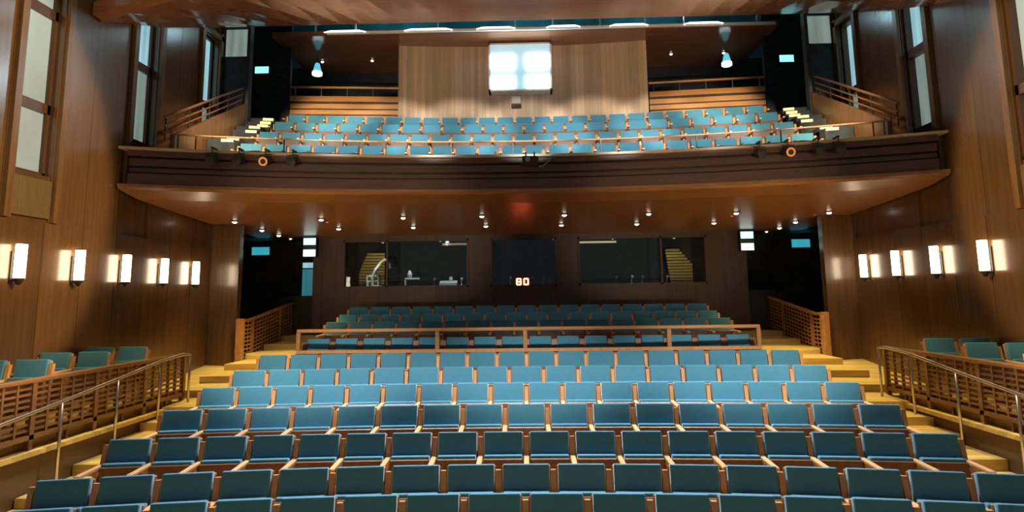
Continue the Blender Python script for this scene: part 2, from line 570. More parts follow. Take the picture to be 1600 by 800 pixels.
# stepped fascia boards: three upper boards with shadow gaps, one tall board
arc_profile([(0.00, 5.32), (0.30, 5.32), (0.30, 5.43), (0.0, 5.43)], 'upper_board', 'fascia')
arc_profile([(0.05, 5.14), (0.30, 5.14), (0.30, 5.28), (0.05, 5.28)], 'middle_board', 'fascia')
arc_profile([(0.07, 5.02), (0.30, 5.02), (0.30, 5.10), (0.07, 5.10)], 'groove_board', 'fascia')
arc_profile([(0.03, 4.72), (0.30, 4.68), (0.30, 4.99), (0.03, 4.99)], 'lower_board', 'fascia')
arc_profile([(0.12, 4.70), (0.32, 4.70), (0.32, 5.40), (0.12, 5.40)], 'backing', 'black')
arc_profile([(-0.06, 5.43), (0.34, 5.43), (0.34, 5.48), (-0.06, 5.48)], 'parapet_cap', 'cap', HW - 0.03)
# soffit
b = MB()
nx = 40
prof = [(0.0, 4.72), (0.06, 4.675), (0.60, 4.575)]
rows_ = []
for i in range(nx + 1):
    x = -HW + 0.02 + (2 * HW - 0.04) * i / nx
    y = arc(BY, BR, x)
    L = [(x, y + dy, z) for dy, z in prof]
    y1 = y + 0.6
    for j in range(1, 9):
        t = j / 8.0
        yy = y1 + (17.0 - y1) * t
        L.append((x, yy, 4.575 - 0.245 * (1 - (1 - t) ** 1.5)))
    rows_.append(L)


def soffit_z(x, yy):
    y1 = arc(BY, BR, x) + 0.6
    t = max(0, min(1, (yy - y1) / (17.0 - y1)))
    return 4.575 - 0.245 * (1 - (1 - t) ** 1.5)


top = [[(p[0], p[1], 4.78) for p in L] for L in rows_]
b.sweep([L + T[::-1] for L, T in zip(rows_, top)])
b.build('soffit', 'soffit', balc)
struct(MB().box(-9.3, 9.3, 17.0, 19.3, 4.36, 4.7).build('ceiling', 'black'))

BROWS = [('b1', 13.30, 24, 0.513, 5.09), ('b2', 14.36, 25, 0.498, 5.64), ('b3', 15.40, 24, 0.526, 6.18), ('b4', 16.46, 25, 0.511, 6.69)]
RB = 30.0
bb = [12.45, 13.85, 14.88, 15.93, 17.05]
for k in range(4):
    arc_slab('floor', 'riser', -6.32, 6.32, bb[k], 17.05 if k == 3 else bb[k + 1] + 0.3, RB, 4.72, BROWS[k][4], 20, 1000 if k == 3 else None)
# side stairs of the balcony with lit nosings
for s in (-1, 1):
    xa, xb = sorted((s * 6.36, s * 6.90))
    for yc, z in ((13.45, 6.07), (13.70, 6.17), (14.55, 6.57), (14.72, 6.72), (15.15, 6.88), (15.30, 7.00), (15.45, 7.13)):
        st = arc_slab('floor', 'drape', xa, xb, yc, 17.04, RB, 4.72, z, 4, 1000)
        nb = MB()
        rr = []
        for q in range(5):
            x = s * (6.38 + 0.24 * q / 4)
            y = arc(yc, RB, x)
            rr.append([(x, y - 0.012, z - 0.055), (x, y + 0.02, z - 0.055), (x, y + 0.02, z + 0.008), (x, y - 0.012, z + 0.008)])
        nb.sweep(rr)
        nb.build('stair_nosing', 'nosing', st)
    # raking panelled wall beside the stair
    m = MB()
    m.prism([(11.5, 4.75), (14.40, 4.75), (14.40, 7.42), (11.5, 5.85)], s * 6.92, s * 7.0)
    struct(m.build('trim_%d' % (21 if s < 0 else 22), 'pilaster'))
    # raking stair rail above it
    t = thing('raking_rail', 'dark raking stair rail along the %s side wall of the balcony' % ('left' if s < 0 else 'right'), 'railing', (s * 6.97, 11.2, 5.69))
    d = Vector((0, 3.1, 1.678))
    for h, r_, nm in ((0.42, 0.028, 'top_rail'), (0.26, 0.018, 'middle_rail'), (0.12, 0.018, 'bottom_rail')):
        MB().tube([(0, 0.0, h), d + Vector((0, 0, h))], r_).build(nm, 'dark_chair_wood', t)
    for q in (0.02, 0.27, 0.52, 0.77, 0.98):
        p = d * q
        MB().bar(p + Vector((0, 0, -0.03)), p + Vector((0, 0, 0.42)), 0.03, 0.03).build('post', 'dark_metal', t)

# back wall of the balcony: centre bay of pale slats, side recesses with parapets
WB = 17.4
m = MB()
nn = 24
rings = []
for i in range(nn + 1):
    x = -3.73 + 7.30 * i / nn
    y = WB - 0.25 + 0.25 * (1 - (x / 3.7) ** 2)
    rings.append([(x, y, 6.69), (x, y + 0.25, 6.69), (x, y + 0.25, 10.2), (x, y, 10.2)])
m.sweep(rings)
struct(m.build('wall_balcony_back', 'pale_wood'))
struct(MB().box(-3.75, -3.60, WB, 19.3, 6.4, 10.4).build('wall_bay_inner_left', 'dark_wall'))
struct(MB().box(3.42, 3.57, WB, 19.3, 6.4, 10.4).build('wall_bay_inner_right', 'dark_wall'))
struct(MB().box(-9.3, 9.3, 17.06, 19.3, 6.2, 6.69).build('floor', 'black'))
for s in (-1, 1):
    side = 'left' if s < 0 else 'right'
    t = thing('gallery_parapet', 'slatted golden wood parapet with handrail at the %s rear of the balcony' % side, 'parapet', (0, 0, 6.69))
    xo, xi = s * 6.85, s * 3.62
    yo, yi = 16.92, 17.22
    zo, zi = 8.50 - 6.69, 8.47 - 6.69
    for q, (za, zb, off) in enumerate(((1.62, 1.78, 0.0), (1.42, 1.56, 0.04), (1.24, 1.37, 0.02), (0.0, 1.19, 0.0))):
        a0, a1 = (xo, yo + off), (xi, yi + off)
        pr = [(a0[0], a0[1]), (a1[0], a1[1]), (a1[0], a1[1] + 0.1), (a0[0], a0[1] + 0.1)]
        if s > 0:
            pr = pr[::-1]
        MB().prism(pr, za, zb, 'Z').build('board', 'parapet', t)
    pr = [(xo, yo + 0.07), (xi, yi + 0.07), (xi, yi + 0.13), (xo, yo + 0.13)]
    MB().prism(pr, 0, 1.74, 'Z').build('backing', 'black', t)
    MB().tube([(xo, yo + 0.05, 2.06), (xi, yi + 0.05, 2.06)], 0.035).build('handrail', 'parapet', t)
    for q in (0.04, 0.27, 0.5, 0.73, 0.96):
        x, y = xo + (xi - xo) * q, yo + (yi - yo) * q + 0.05
        MB().tube([(x, y, 1.76), (x, y, 2.06)], 0.018, 8).build('post', 'steel', t)

# ceiling reflectors
m = MB()
rings = []
for i in range(33):
    x = -7.59 + 15.18 * i / 32
    zn = 8.80 - 0.0205 * x * x
    zm = zn + (9.0 - zn) * 0.45
    pts = [(9.95, zn), (10.2, zn - 0.01), (11.8, zm), (13.5, 9.0), (13.5, 9.2), (11.8, zm + 0.25), (9.95, zn + 0.24)]
    rings.append([(x, y, z) for y, z in pts])
m.sweep(rings)
struct(m.build('ceiling_reflector_front', 'reflector'))
m = MB()
m.box(-7.2, 7.1, 16.35, 19.3, 10.02, 10.16)
struct(m.build('ceiling_reflector_rear', 'reflector'))
t = thing('catwalk_rail', 'pale metal edge rail with thin posts along the rear ceiling panel', 'railing', (0, 16.3, 10.05))
MB().box(-5.6, 7.0, -0.03, 0.03, -0.02, 0.05).build('edge_bar', 'white', t)
for px in (500, 563, 692, 812, 870, 943, 1012, 1072, 1183):
    x = (px - 826) / 950 * 17.3
    MB().box(x - 0.02, x + 0.02, -0.02, 0.02, 0.05, 0.75).build('post', 'grey', t)
for i, (a, b_) in enumerate(((515, 580), (640, 715), (752, 812), (860, 912), (957, 1016), (1070, 1130))):  # glowing strips added in place of light pools from lamps above
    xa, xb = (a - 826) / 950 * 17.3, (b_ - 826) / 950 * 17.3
    t = thing('light_pool_strip', '%s glowing light-pool strip from the left on the ceiling edge rail' % ordn(i), 'light', ((xa + xb) / 2, 16.2195, 10.06), 0, 'light pools on the ceiling edge rail')
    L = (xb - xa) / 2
    MB().prism([(-L, 0.0), (L, 0.0), (L * 0.7, 0.045), (-L * 0.7, 0.045)], -0.03, 0.03, 'Y').build('pool_glow', 'strip', t)
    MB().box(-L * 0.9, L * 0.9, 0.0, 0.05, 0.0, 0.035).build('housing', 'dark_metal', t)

struct(MB().box(-9.2, 9.2, 19.2, 19.29, 10.2, TOPZ).build('trim_41', 'teal_paint'))
for x in (-4.0, 0.0, 4.0):
    d = bpy.data.lights.new('unseen_gap_lamp', 'POINT')  # unseen lamps added above the rear panel to light the teal wall
    d.energy, d.color, d.shadow_soft_size = 45, (0.5, 0.9, 1.0), 0.1
    o = bpy.data.objects.new('unseen_gap_lamp', d)
    o.location = (x, 17.6, 10.9)
    COL.objects.link(o)

# ------------------------------------------------------------------ control booth wall under the balcony
BYW = 17.0


def px2x(px, y):
    return (px - 826) / 950.0 * y


WB_OPEN = [(-5.20, -1.66), (-1.05, 0.80), (1.40, 4.95)]
BZ0, BZ1 = 2.88, 4.22
m = MB()
xs = [-5.95] + [v for w in WB_OPEN for v in w] + [5.95]
for i in range(0, len(xs), 2):
    m.box(xs[i], xs[i + 1], BYW, BYW + 0.16, 0, 4.36)
for a, b_ in WB_OPEN:
    m.box(a, b_, BYW, BYW + 0.16, 0, BZ0)
    m.box(a, b_, BYW, BYW + 0.16, BZ1, 4.36)
struct(m.build('wall_booth', 'dark_wall'))
for i, ((a, b_), mull) in enumerate(zip(WB_OPEN, ([-3.95], [], [3.70]))):
    e = bpy.data.objects.new('window_%d' % (9 + i), None)
    COL.objects.link(e)
    e.location = ((a + b_) / 2, BYW, BZ0)
    e['kind'] = 'structure'
    c = (a + b_) / 2
    h = (b_ - a) / 2
    H = BZ1 - BZ0
    f = MB()
    f.box(-h, h, -0.03, 0.08, 0, 0.05)
    f.box(-h, h, -0.03, 0.08, H - 0.05, H)
    for x in [-h, h - 0.05] + [v - c - 0.025 for v in mull]:
        f.box(x, x + 0.05, -0.03, 0.08, 0, H)
    f.build('window_frame', 'dark_wall', e)
    edges = [-h + 0.05] + [v - c for v in mull] + [h - 0.05]
    for q in range(len(edges) - 1):
        MB().box(edges[q], edges[q + 1], 0.02, 0.028, 0.05, H - 0.05).build('pane', 'glass', e)
# booth interior
m = MB()
m.box(-5.9, 5.9, 19.1, 19.29, 1.6, 4.36)
for k in range(14):
    m.box(-5.9, 5.9, 19.04, 19.1, 2.6 + k * 0.125, 2.66 + k * 0.125)
struct(m.build('wall_booth_rear', 'black'))
struct(MB().box(-5.9, 5.9, 17.16, 19.05, 1.5, 1.7).build('floor', 'black'))
t = thing('control_desk', 'long black control desk behind the booth windows', 'desk', (0, 17.75, 1.7))
MB().box(-5.3, 5.3, -0.4, 0.4, 1.16, 1.22).build('desk_top', 'black', t)
for x in (-5.2, -1.8, 1.8, 5.2):
    MB().box(x - 0.03, x + 0.03, -0.35, 0.35, 0, 1.16).build('leg', 'black', t)
for i, (x0, x1, lab) in enumerate(((-5.12, -4.35, 'yellow stair reflection modelled as slats with rounded top in the left booth window'),
                                  (4.25, 4.92, 'yellow stair reflection modelled as slats with slanted top in the right booth window'))):
    t = thing('stair_reflection', lab, 'reflection', (x0, 18.4, 1.7))
    w = x1 - x0  # slatted shape modelled in place of a reflection in the booth glass
    for k in range(12):
        z = 1.22 + k * 0.088
        u = k / 11.0
        if i == 0:
            xa, xb = w * 0.55 * max(0, (u - 0.35)) ** 1.4, w
        else:
            xa, xb = -0.12 * u, w * (1 - 0.55 * max(0, u - 0.55) / 0.45)
        MB().hexa([(xa, -0.02, z), (xb, -0.02, z), (xb, 0.06, z + 0.03), (xa, 0.06, z + 0.03),
                   (xa, -0.02, z + 0.06), (xb, -0.02, z + 0.06), (xb, 0.06, z + 0.085), (xa, 0.06, z + 0.085)]).build('slat', 'slat_yellow', t)
    MB().box(0, w, 0.06, 0.08, 0.0, 1.3).build('backing', 'black', t)
    d = bpy.data.lights.new('reflection_lamp', 'SPOT')  # unseen lamp added to light the modelled reflection
    d.energy, d.color, d.spot_size, d.spot_blend, d.shadow_soft_size = 9, (1, 0.8, 0.4), 1.3, 0.5, 0.05
    o = bpy.data.objects.new('reflection_lamp', d)
    o.location = ((x0 + x1) / 2 - (0.5 if i else -0.5), 17.4, 4.1)
    COL.objects.link(o)
    aim(o, ((x0 + x1) / 2, 18.4, 3.2))
t = thing('desk_lamp', 'white hooked desk lamp standing beside the yellow slatted stair reflection', 'lamp', (-4.45, 17.85, 2.92))
MB().lathe([(0.0, 0), (0.16, 0), (0.17, 0.03), (0.03, 0.05)], 16).build('base', 'white', t)
MB().tube([(-0.14, 0, 0.03), (-0.13, 0, 0.30), (-0.02, 0, 0.55), (0.12, 0, 0.72), (0.22, 0, 0.80), (0.31, 0, 0.78), (0.35, 0, 0.66)], 0.045).build('neck', 'white', t, True)
MB().lathe([(0.03, 0.04), (0.08, -0.08), (0.07, -0.08)], 14, (0.36, 0, 0.62)).build('lamp_shade', 'white', t, True)
t = thing('cabinet_rack', 'pale equipment rack with shelves under the hooked desk lamp', 'rack', (-4.66, 18.12, 2.92))
for z in (0.0, 0.16, 0.32):
    MB().box(-0.14, 0.22, -0.1, 0.1, z, z + 0.035).build('shelf', 'white', t)
for x in (-0.14, 0.19):
    MB().box(x, x + 0.03, -0.1, 0.1, 0, 0.36).build('side_panel', 'white', t)
t = thing('monitor_stand', 'white angular stand with a small box on top behind the booth glass', 'stand', (-3.35, 17.6, 2.92))
MB().box(-0.21, -0.17, -0.08, 0.08, 0, 0.22).build('leg', 'white', t)
MB().box(-0.21, 0.22, -0.08, 0.08, 0.20, 0.25).build('shelf', 'white', t)
MB().lathe([(0.05, 0.25), (0.08, 0.33), (0.05, 0.42), (0.02, 0.47)], 12, (-0.08, 0, 0)).build('head', 'white', t, True)
for x, p in ((-4.5, 34), (-3.3, 34), (-2.3, 34), (-0.2, 9), (3.0, 9)):
    d = bpy.data.lights.new('booth_gear_fill', 'SPOT')  # unseen spots added to brighten the gear on the desk
    d.energy, d.color, d.spot_size, d.spot_blend, d.shadow_soft_size = p, (0.9, 1.0, 1.0), 0.9, 0.6, 0.03
    o = bpy.data.objects.new('booth_gear_fill', d)
    o.location = (x, 17.25, 4.25)
    COL.objects.link(o)
    aim(o, (x, 17.75, 3.0))
t = thing('mixing_console', 'white slim mixing console glowing at the right of the wide booth window', 'console', (-2.3, 17.6, 2.92))
MB().hexa([(-0.25, -0.12, 0), (0.25, -0.12, 0), (0.25, 0.12, 0), (-0.25, 0.12, 0),
           (-0.25, -0.12, 0.09), (0.25, -0.12, 0.09), (0.25, 0.12, 0.16), (-0.25, 0.12, 0.16)]).build('body', 'white', t)
MB().lathe([(0.0, 0.10), (0.05, 0.12), (0.055, 0.24), (0.0, 0.28)], 12, (0.06, 0.06, 0)).build('lamp_head', 'white', t, True)
LAMPS = [(-2.72, 'grey'), (-1.92, 'white'), (-0.75, 'grey'), (-0.52, 'white'), (0.1, 'grey'), (0.42, 'white'), (0.62, 'grey'),
         (2.5, 'grey'), (2.95, 'white'), (3.25, 'grey'), (3.95, 'white')]
for i, (x, mt) in enumerate(LAMPS):
    t = thing('desk_microphone', '%s small desk microphone from the left on the booth desk' % ordn(i), 'microphone', (x, 17.55, 2.92), 0, 'small gear on the booth desk')
    MB().lathe([(0.0, 0), (0.06, 0), (0.06, 0.02), (0.015, 0.03)], 12).build('base', mt, t)
    MB().tube([(0, 0, 0.02), (0.0, 0.0, 0.12), (0.02, -0.03, 0.17)], 0.012, 6).build('stem', mt, t)
    MB().lathe([(0.0, 0.15), (0.04, 0.17), (0.04, 0.22), (0.0, 0.24)], 12, (0.02, -0.03, 0)).build('head', mt, t, True)
for x0, x1, lab in ((1.42, 2.52, 'long tan strip lamp across the top of the right booth window'),
                    (-2.45, -1.72, 'short dim strip lamp at the top of the wide left booth window')):
    t = thing('booth_strip_lamp', lab, 'lamp', ((x0 + x1) / 2, 17.35, 4.08))
    L = (x1 - x0) / 2
    MB().box(-L, L, -0.03, 0.03, 0.0, 0.05).build('tube', glow('dim_tube', (0.8, 0.55, 0.3), 0.45 if x0 > 0 else 0.14), t)
    MB().box(-L, L, -0.05, 0.05, 0.05, 0.28).build('housing', 'black', t)

# red digital timer on the booth sill
t = thing('digital_timer', 'small digital timer glowing red under the middle booth window', 'timer', (px2x(817, 16.9) - 0.0, 16.9, 2.88))
MB().box(-0.26, 0.26, -0.03, 0.09, 0.0, 0.24).bevel(0.01).build('case', 'black', t)
SEG = {'8': 'abcdefg', '0': 'abcdef'}


def seg_boxes(m, ch, cx, cz, w, h, y):
    th = 0.034
    pos = {'a': (0, h / 2, w, th), 'g': (0, 0, w, th), 'd': (0, -h / 2, w, th), 'b': (w / 2, h / 4, th, h / 2), 'c': (w / 2, -h / 4, th, h / 2),
           'e': (-w / 2, -h / 4, th, h / 2), 'f': (-w / 2, h / 4, th, h / 2)}
    for k in SEG[ch]:
        x, z, a, b_ = pos[k]
        m.box(cx + x - a / 2, cx + x + a / 2, y, y + 0.01, cz + z - b_ / 2, cz + z + b_ / 2)


for ch, cx in (('8', -0.10), ('0', 0.10)):
    m = MB()
    seg_boxes(m, ch, cx, 0.12, 0.11, 0.16, -0.045)
    m.build('digit', 'red', t)

# ------------------------------------------------------------------ rear corner passages: dark walls, doors, signs
for s in (-1, 1):
    side = 'left' if s < 0 else 'right'
    struct(MB().box(s * 6.5, s * 9.3, 18.55, 18.7, 0, 4.36).build('wall_passage_' + side, 'drape'))
    struct(MB().box(s * 5.95, s * 6.05, BYW, 18.55, 0, 4.36).build('wall_booth_side_' + side, 'dark_wall'))
    # stacked signs hung from the soffit edge
    x = px2x(481, 16.7) if s < 0 else px2x(1167, 16.7)
    zc = 4.16
    t = thing('exit_glow_box', 'upper glowing teal and white sign box by the %s passage under the balcony' % side, 'sign', (x, 16.72, 4.09))
    MB().box(-0.19, 0.19, 0.0, 0.07, -0.02, 0.21).bevel(0.008).build('case', 'dark_metal', t)
    MB().box(-0.17, 0.17, -0.012, 0.0, 0.0, 0.19).build('face', 'teal_glow', t)
    MB().box(-0.15, 0.15, -0.016, -0.012, 0.04, 0.17).build('lit_panel', 'white_glow', t)
    MB().tube([(0, 0.035, 0.2), (0, 0.035, 0.3)], 0.015).build('hanger', 'dark_metal', t)
    t = thing('sign_panel', 'lower glowing white sign box beneath the teal one by the %s passage' % side, 'sign', (x, 16.72, 3.77))
    MB().box(-0.19, 0.19, 0.0, 0.07, -0.02, 0.30).bevel(0.008).build('case', 'dark_metal', t)
    MB().box(-0.17, 0.17, -0.012, 0.0, 0.0, 0.19).build('face', 'white_glow', t)
    # teal glowing box in place of a light wash on the passage wall
    t = thing('exit_glow_box', 'teal glowing box for the light wash on the dark %s passage wall' % side, 'sign', (s * 8.18, 18.4, 3.93), 0)
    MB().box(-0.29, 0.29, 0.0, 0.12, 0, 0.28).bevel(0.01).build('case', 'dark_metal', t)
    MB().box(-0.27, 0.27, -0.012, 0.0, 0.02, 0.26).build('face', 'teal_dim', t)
    t = thing('exit_glow_box', 'teal glowing sign box high in the dark %s rear corner of the balcony' % side, 'sign', (-7.72 if s < 0 else 7.52, 16.94, 9.16), 0)
    MB().box(-0.22, 0.22, 0.0, 0.1, 0, 0.24).bevel(0.01).build('case', 'dark_metal', t)
    MB().box(-0.20, 0.20, -0.012, 0.0, 0.02, 0.22).build('face', 'teal_glow', t)
struct(MB().box(-7.1, -5.96, 17.25, 17.35, 0.9, 2.69).build('wall_low', 'black'))
struct(MB().box(5.96, 7.1, 17.25, 17.35, 0.9, 2.69).build('wall_low', 'black'))
# lit doorway at the end of the left passage
e = bpy.data.objects.new('door_1', None)
COL.objects.link(e)
e.location = (-6.78, 18.5, 1.7)
e['kind'] = 'structure'
m = MB()
m.box(-0.42, -0.35, -0.06, 0.05, 0, 2.05)
m.box(0.22, 0.29, -0.06, 0.05, 0, 2.05)
m.box(-0.42, 0.29, -0.06, 0.05, 2.0, 2.07)
m.build('door_frame', 'dark_metal', e)
MB().box(-0.35, -0.12, -0.02, 0.02, 0, 2.0).build('door_leaf', 'black', e)
MB().box(-0.12, 0.22, -0.01, 0.01, 0.0, 1.8).build('pane', blind('teal_pane', (0.10, 0.50, 0.62), 0.22, 1.5), e)
MB().box(-0.14, 0.22, -0.01, 0.01, 1.84, 2.0).build('transom_pane', 'blind_b', e)

# ------------------------------------------------------------------ theatre seats
def make_seat(w, pad, wood_mat, label):
    root = thing('theatre_seat', label, 'seat')
    hw = pad / 2
    # backrest: blue pad, reclined, softly rounded
    m = MB().box(-hw, hw, -0.035, 0.035, 0.0, 0.46).bevel(0.013, 3)
    m.xform(Matrix.Translation((0, 0.165, 0.405)) @ Matrix.Rotation(-0.17, 4, 'X'))
    bk = m.build('backrest', 'blue', root, True)
    m = MB().box(-hw - 0.012, hw + 0.012, 0.0, 0.022, -0.10, 0.44).bevel(0.008, 1)
    m.xform(Matrix.Translation((0, 0.203, 0.405)) @ Matrix.Rotation(-0.17, 4, 'X'))
    m.build('back_shell', wood_mat, bk)
    # tip-up seat folded against the back: blue cushion, timber underside towards the stage
    m = MB().box(-hw + 0.004, hw - 0.004, -0.045, 0.045, 0.0, 0.37).bevel(0.018, 3)
    m.xform(Matrix.Translation((0, 0.070, 0.268)) @ Matrix.Rotation(-0.12, 4, 'X'))
    st = m.build('seat', 'blue', root, True)
    m = MB().box(-hw - 0.002, hw + 0.002, -0.062, -0.040, 0.0, 0.345).bevel(0.01, 1)
    m.xform(Matrix.Translation((0, 0.070, 0.258)) @ Matrix.Rotation(-0.12, 4, 'X'))
    m.build('seat_underside', 'dark_chair_wood', st)
    return root, wood_mat


def side_panel(parent, x, wood_mat, tw):
    m = MB()
    prof = [(0.02, 0.0), (0.22, 0.0), (0.225, 0.44), (0.275, 0.80), (0.225, 0.805), (0.175, 0.58), (0.05, 0.577), (0.03, 0.30)]
    m.prism(prof, x - tw / 2, x + tw / 2)
    m.build('side_panel', wood_mat, parent)
    m = MB().box(x - tw / 2 - 0.004, x + tw / 2 + 0.004, -0.29, 0.20, 0.575, 0.612).bevel(0.008, 1)
    m.build('armrest', 'arm_wood' if wood_mat == 'chair_wood' else wood_mat, parent)


def seat_row(code, Yc, n, w, z, R, phrase, group, pad=None, wood_mat='chair_wood', tw=0.05, jit=0.0):
    pad = pad or w - 0.082
    root, _ = make_seat(w, pad, wood_mat, '')
    side_panel(root, w / 2, wood_mat, tw)
    root['group'] = group
    x0 = -0.05 - n * w / 2 + w / 2
    first = True
    for i in range(n):
        sx = x0 + i * w
        th = sx / R
        X, Y = R * math.sin(th), Yc - R + R * math.cos(th)
        lab = 'blue upholstered tip-up seat, %s from the left in the %s' % (ordn(i), phrase)
        if i == n - 1:
            lab = 'blue upholstered tip-up seat at the right-hand end of the %s' % phrase
        if i == 0:
            lab = 'blue upholstered tip-up seat at the left-hand end of the %s' % phrase
        loc = (X, Y - 0.22, z + 0.001)
        if first:
            root.location = loc
            root.rotation_euler = (0, 0, -th)
            root['label'] = lab
            first = False
            cur = root
        else:
            cur = dup(root, loc, -th, lab, group)
        if i == n - 1:
            last_first = cur
    side_panel(root, -w / 2, wood_mat, tw)     # outer panel of the row's first seat


NAMES = dict(A='front row nearest the stage', B='second row from the stage', C='third row from the stage', D='fourth row from the stage',
             E='fifth row from the stage', F='sixth row from the stage', G='row just before the guard rail',
             H='row directly behind the guard rail', I='second row behind the guard rail', J='third row behind the guard rail',
             K='rearmost row below the booth windows',
             b1='front balcony row', b2='second balcony row', b3='third balcony row', b4='rearmost balcony row')
for code, Yc, n, w, z in ROWS:
    R = {'B': 22.0, 'A': 22.0}.get(code, RM if code < 'H' else RM * 2)
    if code == 'H':
        seat_row(code, Yc, n, w, z, R, NAMES[code], 'seats in the ' + NAMES[code], 0.40, 'dark_chair_wood', 0.10)
    else:
        seat_row(code, Yc, n, w, z, R, NAMES[code], 'seats in the ' + NAMES[code])
for code, Yc, n, w, z in BROWS:
    seat_row(code, Yc, n, w, z, RB, NAMES[code], 'seats in the ' + NAMES[code])

# box seats along the side walls (platform with a low step)
for s in (-1, 1):
    side = 'left' if s < 0 else 'right'
    struct(MB().box(s * 6.50, s * 7.61, 6.2, 11.2, 0.74, 0.97).build('floor', 'riser'))
    grp = 'seats in the %s side box' % side
    spots_ = [(6.79, 10.45, 'railing seat in the rear pair'), (7.312, 10.35, 'wall seat in the rear pair'),
              (6.79, 9.50, 'railing seat in the middle pair'), (7.312, 9.40, 'wall seat in the middle pair'),
              (6.79, 8.32, 'railing seat in the pair nearest the stage'), (7.312, 8.22, 'wall seat in the pair nearest the stage')]
    protos = []
    for q in range(2):      # q 0 stands at the railing, q 1 at the wall
        root, _ = make_seat(0.50, 0.43, 'chair_wood', '')
        side_panel(root, 0.25, 'chair_wood', 0.05)
        if (q == 1) == (s < 0):
            side_panel(root, -0.25, 'chair_wood', 0.05)
        protos.append(root)
    for i, (x, y, lab) in enumerate(spots_):
        if s > 0 and i == 5:
            continue
        lab = 'blue %s of the %s side box' % (lab, side)
        rz = -s * 0.08
        if i < 2:
            root = protos[i]
            root.location = (s * x, y - 0.2, 0.971)
            root.rotation_euler = (0, 0, rz)
            root['label'] = lab
            root['group'] = grp
        else:
            dup(protos[i % 2], (s * x, y - 0.2, 0.971), rz, lab, grp)

# ------------------------------------------------------------------ railings
for s in (-1, 1):
    side = 'left' if s < 0 else 'right'
    # timber box railing
    t = thing('box_railing', 'slatted timber railing along the front of the %s side box' % side, 'railing', (s * 6.42, 0, 0.74))
    y0, y1 = 5.6, 11.38
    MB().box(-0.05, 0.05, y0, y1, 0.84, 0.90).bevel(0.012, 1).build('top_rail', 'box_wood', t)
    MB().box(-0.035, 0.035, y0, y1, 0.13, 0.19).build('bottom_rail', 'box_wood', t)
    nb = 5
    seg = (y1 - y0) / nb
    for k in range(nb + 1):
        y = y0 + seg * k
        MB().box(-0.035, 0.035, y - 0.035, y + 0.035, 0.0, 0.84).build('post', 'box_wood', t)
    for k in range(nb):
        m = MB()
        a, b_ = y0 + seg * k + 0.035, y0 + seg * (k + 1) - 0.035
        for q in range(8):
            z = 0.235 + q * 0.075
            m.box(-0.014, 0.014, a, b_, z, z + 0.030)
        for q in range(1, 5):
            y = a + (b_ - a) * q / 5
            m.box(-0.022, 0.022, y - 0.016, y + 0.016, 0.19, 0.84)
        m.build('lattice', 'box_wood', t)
        for q in (-0.06, 0.06):
            y = (a + b_) / 2 + q
            MB().box(-0.02, 0.02, y - 0.018, y + 0.018, 0.0, 0.13).build('foot', 'dark_chair_wood', t)
    struct(MB().box(s * 6.30, s * 6.52, 4.8, 11.45, 0.68, 0.742).build('trim_%d' % (31 if s < 0 else 32), 'floor'))
    # sloping metal handrail over the aisle steps
    t = thing('metal_handrail', 'sloping steel handrail over the %s aisle steps' % side, 'handrail', (s * 6.2, 0, 0))
    path = [(0, 11.2, 1.62), (0, 11.0, 1.65), (0, 10.3, 1.60), (0, 9.25, 1.45), (0, 8.15, 1.305), (0, 7.2, 1.19), (0, 5.6, 0.96)]
    MB().tube(path, 0.024).build('rail', 'steel', t, True)
    for y, zt, zb in ((11.2, 1.62, 0.78), (10.3, 1.60, 0.64), (9.25, 1.45, 0.37), (8.15, 1.305, 0.22), (6.5, 1.09, 0.10)):
        MB().tube([(0, y, zb), (0, y, zt)], 0.02).build('post', 'steel', t, True)
    # lattice railing of the rear steps with a stout newel
    t = thing('stair_railing', 'timber lattice railing with stout newel beside the %s rear steps' % side, 'railing', (s * 6.80, 14.36, 0.92))
    MB().box(-0.075, 0.075, -0.075, 0.075, -0.02, 1.24).bevel(0.01, 1).build('newel', 'rail_wood', t)
    MB().box(-0.10, 0.10, -0.10, 0.10, -0.02, 0.22).bevel(0.01, 1).build('newel_base', 'rail_wood', t)
    P0 = Vector((0, 0.08, 0.12))
    P1 = Vector((-s * 0.16, 3.66, 0.62))
    flat = Vector((0, 0.5, 0.12))
    def at(u, h):
        p = P0 + (P1 - P0) * u
        z = 0.14 + max(0, (u - 0.10)) / 0.9 * 0.50
        return Vector((p.x, p.y, z + h))
    us = [0, 0.10, 0.4, 0.7, 1.0]
    for (h, w_, hh, nm) in ((1.05, 0.09, 0.06, 'top_rail'), (0.10, 0.06, 0.06, 'bottom_rail'), (-0.03, 0.05, 0.14, 'stringer')):
        m = MB()
        m.sweep([[at(u, h) + Vector((dx, 0, dz)) for dx, dz in ((-w_ / 2, -hh / 2), (w_ / 2, -hh / 2), (w_ / 2, hh / 2), (-w_ / 2, hh / 2))] for u in us])
        m.build(nm, 'rail_wood', t)
    for u in (0.14, 0.56, 1.0):
        MB().bar(at(u, -0.1), at(u, 1.03), 0.06, 0.06).build('post', 'rail_wood', t)
    m = MB()
    for q in range(9):
        h = 0.19 + q * 0.092
        m.sweep([[at(u, h) + Vector((dx, 0, dz)) for dx, dz in ((-0.012, -0.014), (0.012, -0.014), (0.012, 0.014), (-0.012, 0.014))] for u in us])
    for q in range(1, 24):
        u = q / 24.0
        m.bar(at(u, 0.12), at(u, 1.02), 0.022, 0.022)
    m.build('lattice', 'rail_wood', t)

